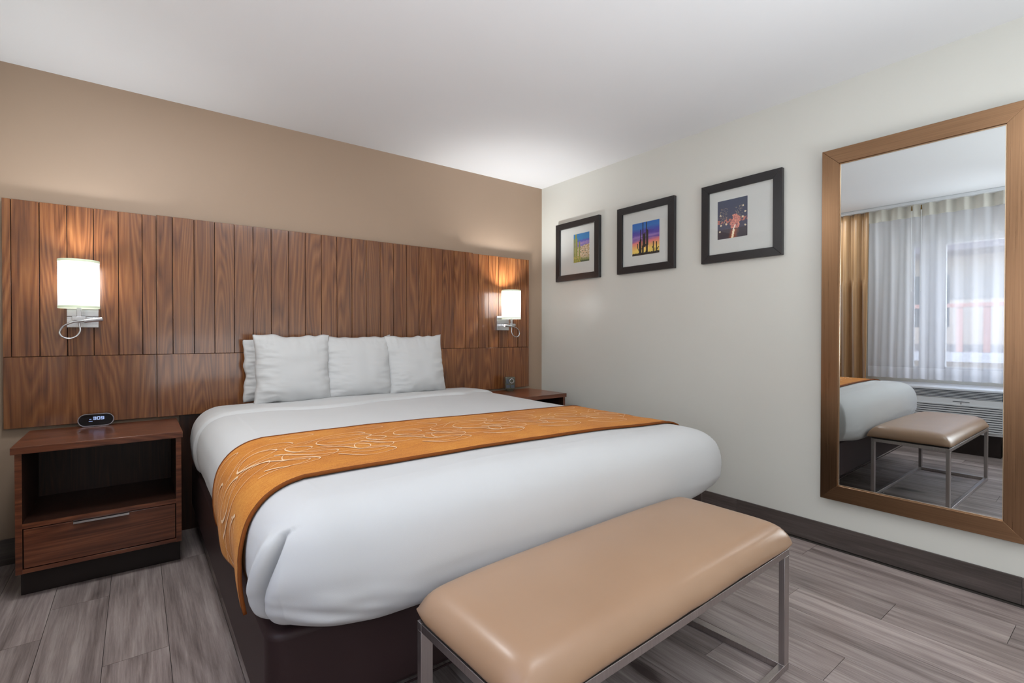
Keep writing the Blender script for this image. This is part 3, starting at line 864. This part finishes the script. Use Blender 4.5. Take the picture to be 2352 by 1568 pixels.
def ramp_c(st_, t):
    for i in range(len(st_)-1):
        if t <= st_[i+1][0]: return mixc(st_[i][1], st_[i+1][1], (t-st_[i][0])/(st_[i+1][0]-st_[i][0]))
    return st_[-1][1]
def seg_d(u, v, a, b):
    dx, dy = b[0]-a[0], b[1]-a[1]; t = max(0, min(1, ((u-a[0])*dx+(v-a[1])*dy)/(dx*dx+dy*dy+1e-9)))
    return math.hypot(u-a[0]-dx*t, v-a[1]-dy*t)
# u: 0 left..1 right, v: 0 bottom..1 top
def img_desert(u, v):
    sk = mixc((70, 150, 195), (40, 125, 190), v)
    c = sk
    ridge = .78+.03*fbm(u*5, 0, 1)
    if v < ridge: c = mixc((150, 130, 190), (70, 90, 190), (v-.55)/.25) if v > .5 else (150, 165, 195)
    if .62 < v < ridge-.07: c = mixc((175, 145, 195), (140, 120, 195), .5+fbm(u*9, v*18, 4))
    low = .5+.10*u+.04*fbm(u*8, 2, 3)
    if v < low:
        n = fbm(u*24, v*22, 5)
        c = (225, 190, 165) if n > .25 else (245, 240, 225) if n > .1 else (120, 130, 110) if n < -.3 else (200, 170, 120)
        c = mixc(c, (110, 130, 70), sstep(.22, .02, v)) if v < .2 else c
        if v < .05+.03*fbm(u*20, 0): c = (60, 80, 50)
    for cx, hh, rr in ((.15, .98, .045), (.20, .80, .05), (.37, .68, .045), (.04, .82, .035)):
        d = seg_d(u, v, (cx, 0), (cx, hh))
        if d < rr: c = mixc((190, 190, 90), (80, 105, 60), .5+.5*math.sin((u-cx)*160))
    if v < .22 and u < .45 and fbm(u*30, v*26, 9) > .1: c = (196, 178, 80)
    return c
def img_sunset(u, v):
    t = v+.03*fbm(u*3, v*9, 2)-.05*(u-.5)
    c = ramp_c([(0, (235, 205, 90)), (.18, (250, 215, 110)), (.30, (240, 170, 110)), (.40, (235, 130, 130)), (.48, (150, 105, 170)), (.58, (150, 120, 190)),
                (.66, (85, 65, 165)), (.76, (60, 80, 175)), (.86, (40, 115, 190)), (1, (25, 105, 190))], t)
    if .45 < t < .75: c = mixc(c, (70, 50, 150), max(0, fbm(u*2.5, v*16, 6))*1.1)
    c = mixc(c, (230, 110, 120), max(0, .5-abs(t-.42)*8)*max(0, fbm(u*3, v*12, 11)+.3))
    blk = v < .07+.02*fbm(u*20, 0, 8)+.03*max(0, u-.8)
    W_ = [((.40, 0), (.40, 1.0), .018), ((.40, 0), (.42, .62), .034), ((.54, 0), (.54, 1.0), .018), ((.54, 0), (.56, .72), .035), ((.48, .25), (.48, .66), .022),
          ((.40, .28), (.56, .30), .03), ((.32, 0), (.32, .48), .030), ((.31, .4), (.31, .78), .016), ((.26, 0), (.26, .42), .017), ((.20, .36), (.20, .24), .011), ((.20, .24), (.26, .14), .012),
          ((.32, .18), (.40, .2), .016), ((.58, .3), (.585, .7), .022), ((.78, 0), (.78, .36), .013), ((.74, .22), (.78, .14), .009), ((.90, 0), (.90, .34), .013), ((.9, .1), (.97, .18), .016), ((.84, .05), (.84, .16), .01)]
    for a, b, r_ in W_:
        if seg_d(u, v, a, b) < r_: blk = True
    return (22, 16, 18) if blk else c
def img_night(u, v):
    c = mixc((70, 66, 92), (62, 72, 96), v)
    c = mixc(c, (150, 95, 95), max(0, fbm(u*5, v*12, 3)-.1)*.5*(1 if v < .6 else 0))
    n = noise.noise(Vector((u*40, v*46, 1)))
    if .3 < v < .8 and n > .25 and abs(v-.6) < .22 and (abs(u-.22) < .13 or abs(u-.72) < .12): c = (165, 150, 130)
    if .40 < v < .5 and fbm(u*14, v*20, 7) > .0: c = mixc(c, (225, 130, 110), .8)
    cone = .62-.02*v
    w_ = .05+.13*max(0, 1-abs(v-.34)/.3)+.07*fbm(v*9, u*6, 2)
    if abs(u-cone) < w_ and v < .60 and fbm(u*16, v*26, 4) > -.45: c = mixc((190, 110, 110), (238, 165, 140), .5+fbm(u*22, v*22, 6))
    if v < .24+.02*fbm(u*10, 0): c = mixc(c, (50, 42, 50), .75)
    if v < .22: 
        d = abs(u-(.50+.25*(v)))
        if d < .15: c = mixc((210, 90, 40), c, d/.15)
        if d < .035: c = (255, 235, 200)
    if seg_d(u, v, (.53, .2), (.60, .32)) < .02: c = (255, 240, 225)
    for cx, cy in ((.10, .62), (.12, .36), (.86, .78), (.93, .62), (.93, .28), (.3, .37), (.08, .2), (.85, .5)):
        if math.hypot(u-cx, (v-cy)*1.3) < .03: c = (235, 220, 190)
    return c
def picture(y0, y1, pr, img, label, group='small square framed prints'):
    r = root('framed_picture', (-.012, (y0+y1)/2, 1.822), label, 'picture', group)
    z0, z1 = 1.575, 2.067
    fr = obj('frame', (lambda b: (frame_ring(b, y1, y0, z0, z1, .0, 0, 0), b)[1])(NB()), 'black_frame', r) if False else None
    for s in range(4):
        b = frame_piece(s, y1, y0, z0, z1, .050, -.030, -.002)
        obj('frame_side', b, 'black_frame', r, bevel=.0015)
    obj('mat_board', box(-.016, -.012, y1+.048, y0-.048, z0+.048, z1-.048), 'mat_board', r)
    p0, p1, q0, q1 = pr
    NX, NZ = 60, 78
    V = []; F = []
    for i in range(NX+1):
        for j in range(NZ+1): V.append((-.0164, p0+(p1-p0)*i/NX, q0+(q1-q0)*j/NZ))
    for i in range(NX):
        for j in range(NZ): F.append((i*(NZ+1)+j, (i+1)*(NZ+1)+j, (i+1)*(NZ+1)+j+1, i*(NZ+1)+j+1))
    o = obj('print', (V, [], F), 'print', r)
    ca = o.data.color_attributes.new('Col', 'BYTE_COLOR', 'CORNER'); k = 0
    cols = []
    for i in range(NX):
        for j in range(NZ):
            c = lin(img((i+.5)/NX, (j+.5)/NZ))
            for _ in range(4): cols += [c[0], c[1], c[2], 1]
    ca.data.foreach_set('color', cols)
    obj('glass', box(-.0205, -.0190, y1+.046, y0-.046, z0+.046, z1-.046), 'glass', r)
picture(-.220, -.722, (-.428, -.607, 1.720, 1.955), img_desert, 'black framed print of green cacti under blue sky, nearest the room corner')
picture(-.905, -1.403, (-1.041, -1.277, 1.697, 1.932), img_sunset, 'black framed print of saguaro cacti against a purple sunset, middle of three')
picture(-1.606, -2.104, (-1.711, -1.901, 1.717, 1.955), img_night, 'black framed print of night traffic lights, nearest the tall mirror')

# ------------------------------------------------------------------ standing-height wall mirror
mr = root('wall_mirror', (-.012, -2.70, 1.17), 'tall wall mirror in a wide brushed bronze frame on the white wall', 'mirror', rz=math.radians(.926), local=True)
my0, my1, mz0, mz1 = -.384, .384, -.908, .912
for s in range(4):
    b = frame_piece(s, my0, my1, mz0, mz1, .078, -.034, .002)
    obj('frame_side', b, 'copper' if s in (1, 3) else 'copper_h', mr, bevel=.0012)
bm = NB(); frame_ring(bm, my0+.078, my1-.078, mz0+.078, mz1-.078, .004, -.0235, -.018); obj('inner_trim', bm, 'lip', mr)
obj('mirror_glass', box(-.020, -.008, my0+.080, my1-.080, mz0+.080, mz1-.080), 'mirror', mr)

# ------------------------------------------------------------------ window wall (seen in the mirror)
w1 = sroot('window_1', (XL, -3.1, WZ0))
bm = NB(); fx0, fx1 = XL-.09, XL-.03
bx(bm, fx0, fx1, WY0, WY1, WZ0, WZ0+.05); bx(bm, fx0, fx1, WY0, WY1, WZ1-.05, WZ1)
bx(bm, fx0, fx1, WY1-.012, WY1, WZ0+.05, WZ1-.05); bx(bm, fx0, fx1, WY0, WY0+.05, WZ0+.05, WZ1-.05)
obj('window_frame', bm, 'rail_white', w1)
obj('mullion', box(fx0, fx1, -2.235, -2.03, WZ0+.051, WZ1-.051), 'rail_white', w1)
obj('mullion', box(fx0, fx1, -3.45, -3.35, WZ0+.051, WZ1-.051), 'rail_white', w1)
for a, b in ((-2.029, WY1-.013), (-3.349, -2.236), (WY0+.051, -3.451)):
    obj('pane', box(XL-.062, XL-.058, a, b, WZ0+.051, WZ1-.051), 'glass', w1)
obj('sill', box(XL-.11, XL+.02, WY0-.02, WY1+.02, WZ0-.025, WZ0-.001), 'rail_white', w1, bevel=.003)

XR = -3.29
tr = obj('curtain_track', box(XR-.03, XR+.025, -4.6, -1.33, 2.408, 2.4385), 'rail_white', None, bevel=.002)
tag(tr, 'white ceiling curtain track above the window, seen in the mirror', 'curtain rail')
def curtain(name, y0, y1, zb, zt, pitch, amp, mat, parent=None, pinch=True, thick=0, seed=0, xoff=0.0, nz=24):
    n = int(abs(y1-y0)/.008); P = []
    for i in range(n+1):
        y = y0+(y1-y0)*i/n; row = []
        for j in range(nz+1):
            z = zb+(zt-zb)*j/nz; t = (z-zb)/(2.41-.70)
            ph = 2*PI*y/pitch+.9*noise.noise(Vector((y*2.3, t*.8, seed)))
            a = amp*(1-.35*t)*(1+.5*noise.noise(Vector((y*1.3, t, seed+5))))
            wx = math.sin(ph)+.28*math.sin(2*ph+1)
            if pinch and t > .93: wx = wx*.5-.9*math.exp(-((((y/pitch) % 1)-.5)/.08)**2)
            row.append((XR+xoff+a*wx, y+amp*.35*math.cos(ph*1.0)*(1-t), z))
        P.append(row)
    return grid_mesh(P)
dr = obj('bronze_drape', curtain('d', -1.36, -1.655, .10, 2.405, .098, .045, 'drape', xoff=-.005, nz=30), 'drape', None, smooth=True)
tag(dr, 'bronze satin drape gathered beside the sheer curtain, seen in the mirror', 'curtain')
s_ = dr.modifiers.new('solid', 'SOLIDIFY'); s_.thickness = .003
added_drape = obj('bronze_drape', curtain('d', -2.78, -3.22, .10, 2.405, .098, .045, 'drape', xoff=-.005, nz=20, seed=3), 'drape', None, smooth=True)  # unseen drape added so the bronze mirror frame reflects something dark
tag(added_drape, 'bronze satin drape added out of view behind the camera to darken the mirror frame reflection', 'curtain')
sh = obj('sheer_curtain', curtain('s', -1.665, -2.80, .795, 2.285, .128, .024, 'sheer', seed=2, pinch=False), 'sheer', None, smooth=True)
tag(sh, 'white translucent sheer curtain over the window above the air conditioner, seen in the mirror', 'curtain')
obj('header_band', curtain('s', -1.665, -2.80, 2.285, 2.405, .128, .024, 'sheer', seed=2, nz=4, pinch=False), 'sheer_hem', sh, smooth=True)
obj('bottom_hem', curtain('s', -1.665, -2.80, .685, .795, .128, .024, 'sheer', seed=2, nz=4, pinch=False), 'sheer_low', sh, smooth=True)
for y in (-2.02, -2.095):
    bm = NB(); cyl(bm, (XR+.034, y, 1.55), (XR+.034, y, 2.345), .0016, .0016, 8); obj('pull_wand', bm, 'rail_white', sh)
    bm = NB(); cyl(bm, (XR+.034, y, 2.345), (XR+.034, y, 2.39), .007, .004, 10); obj('wand_hook', bm, 'brass', sh)

ac = root('air_conditioner', (-3.42, -2.2, 0), 'white through-wall air conditioner below the window, seen in the mirror', 'air conditioner')
AX = -3.30; AYA, AYB = -2.715, -1.64
bm = NB()
pr = [(XL+.001, .20), (AX, .20), (AX+.004, .50), (AX-.045, .612), (XL+.001, .640)]
A = [bm.verts.new((x, AYA, z)) for x, z in pr]; B = [bm.verts.new((x, AYB, z)) for x, z in pr]
for i in range(5): bm.faces.new((A[i], A[(i+1) % 5], B[(i+1) % 5], B[i]))
bm.faces.new(A[::-1]); bm.faces.new(B)
obj('casing', bm, 'ac_plastic', ac, bevel=.006, seg=3)
gx = lambda z: AX+.004-(z-.50)/.112*.049
bm = NB()
za, zb_ = .520, .597
vs_ = [bm.verts.new(p) for p in ((gx(za)+.0012, AYA+.045, za), (gx(za)+.0012, AYB-.045, za), (gx(zb_)+.0012, AYB-.045, zb_), (gx(zb_)+.0012, AYA+.045, zb_))]
bm.faces.new(vs_); obj('outlet_recess', bm, 'ac_dark', ac)
for i in range(6):
    z = za+.006+(zb_-za-.010)*i/5
    obj('outlet_vane', box(gx(z)-.002, gx(z)+.006, AYA+.05, AYB-.05, z-.0028, z+.0028), 'ac_plastic', ac)
obj('intake_recess', box(AX+.0022, AX+.0035, AYA+.05, AYB-.05, .225, .465), 'ac_dark', ac)
for i in range(12):
    z = .232+.0205*i
    obj('intake_louver', box(AX+.0036, AX+.012, AYA+.045, AYB-.045, z-.0062, z+.0072), 'ac_plastic', ac, bevel=.001, seg=1)
obj('nameplate', box(AX+.004, AX+.0055, -2.45, -2.33, .490, .494), 'ac_dark', ac)
obj('latch_mark', box(AX+.004, AX+.0065, -2.392, -2.388, .468, .486), 'ac_dark', ac)
obj('sub_base', box(XL+.012, AX-.04, AYA+.06, AYB-.06, .001, .199), 'kick', ac)

# ------------------------------------------------------------------ outside the window
gd = obj('ground_outside', box(-30, XL-.14, -25, 15, -.35, -.3), m_paint('pale_paving', (196, 188, 176), .8), None); gd['kind'] = 'structure'
bd = root('building', (-12, -4, -.3), 'pale stucco building with red railing outside the window, seen in the mirror', 'building')
obj('facade', box(-12.6, -12.0, -14, 8, -.3, 6.0), m_paint('stucco', (214, 200, 188), .8), bd)
obj('roof_eave', box(-12.7, -10.9, -14, 8, 2.9, 3.15), m_plain('eave_paint', (120, 110, 120), .7), bd)
obj('balcony_slab', box(-12.0, -10.9, -14, 8, .55, .75), m_plain('slab_paint', (206, 202, 206), .7), bd)
mred = m_plain('red_railing_paint', (206, 150, 138), .6)
for i in range(26):
    y = -8+.42*i
    obj('railing_post', box(-11.0, -10.94, y, y+.10, .76, 1.7), mred, bd)
obj('handrail', box(-11.03, -10.91, -8.1, 3, 1.70, 1.78), mred, bd)
for i in range(5):
    obj('window_opening', box(-12.02, -11.99, -7.5+2.2*i, -6.4+2.2*i, 1.3, 2.5), m_plain('dark_glass', (70, 80, 92), .2), bd)
tt = root('tree', (-7.6, -4.3, -.3), 'bare branching tree outside the window, seen in the mirror', 'tree')
bm = NB()
trunk = spline([(-7.6, -4.3, -.3), (-7.55, -4.2, .9), (-7.6, -4.35, 1.8), (-7.5, -4.2, 2.6)], 6)
tube(bm, trunk, .11, 12)
for e in (((-7.6, -4.3, 1.5), (-7.4, -3.7, 2.0), (-7.3, -3.0, 2.2)), ((-7.6, -4.3, 1.8), (-7.7, -4.9, 2.4), (-7.8, -5.4, 3.2)), ((-7.5, -4.2, 2.5), (-7.4, -3.9, 3.1), (-7.4, -3.8, 3.8)), ((-7.6, -4.3, 1.2), (-7.5, -3.9, 1.5), (-7.4, -3.4, 1.4))):
    tube(bm, spline(e, 5), .05, 8)
obj('trunk', bm, m_plain('bark', (130, 116, 110), .8), tt, smooth=True)
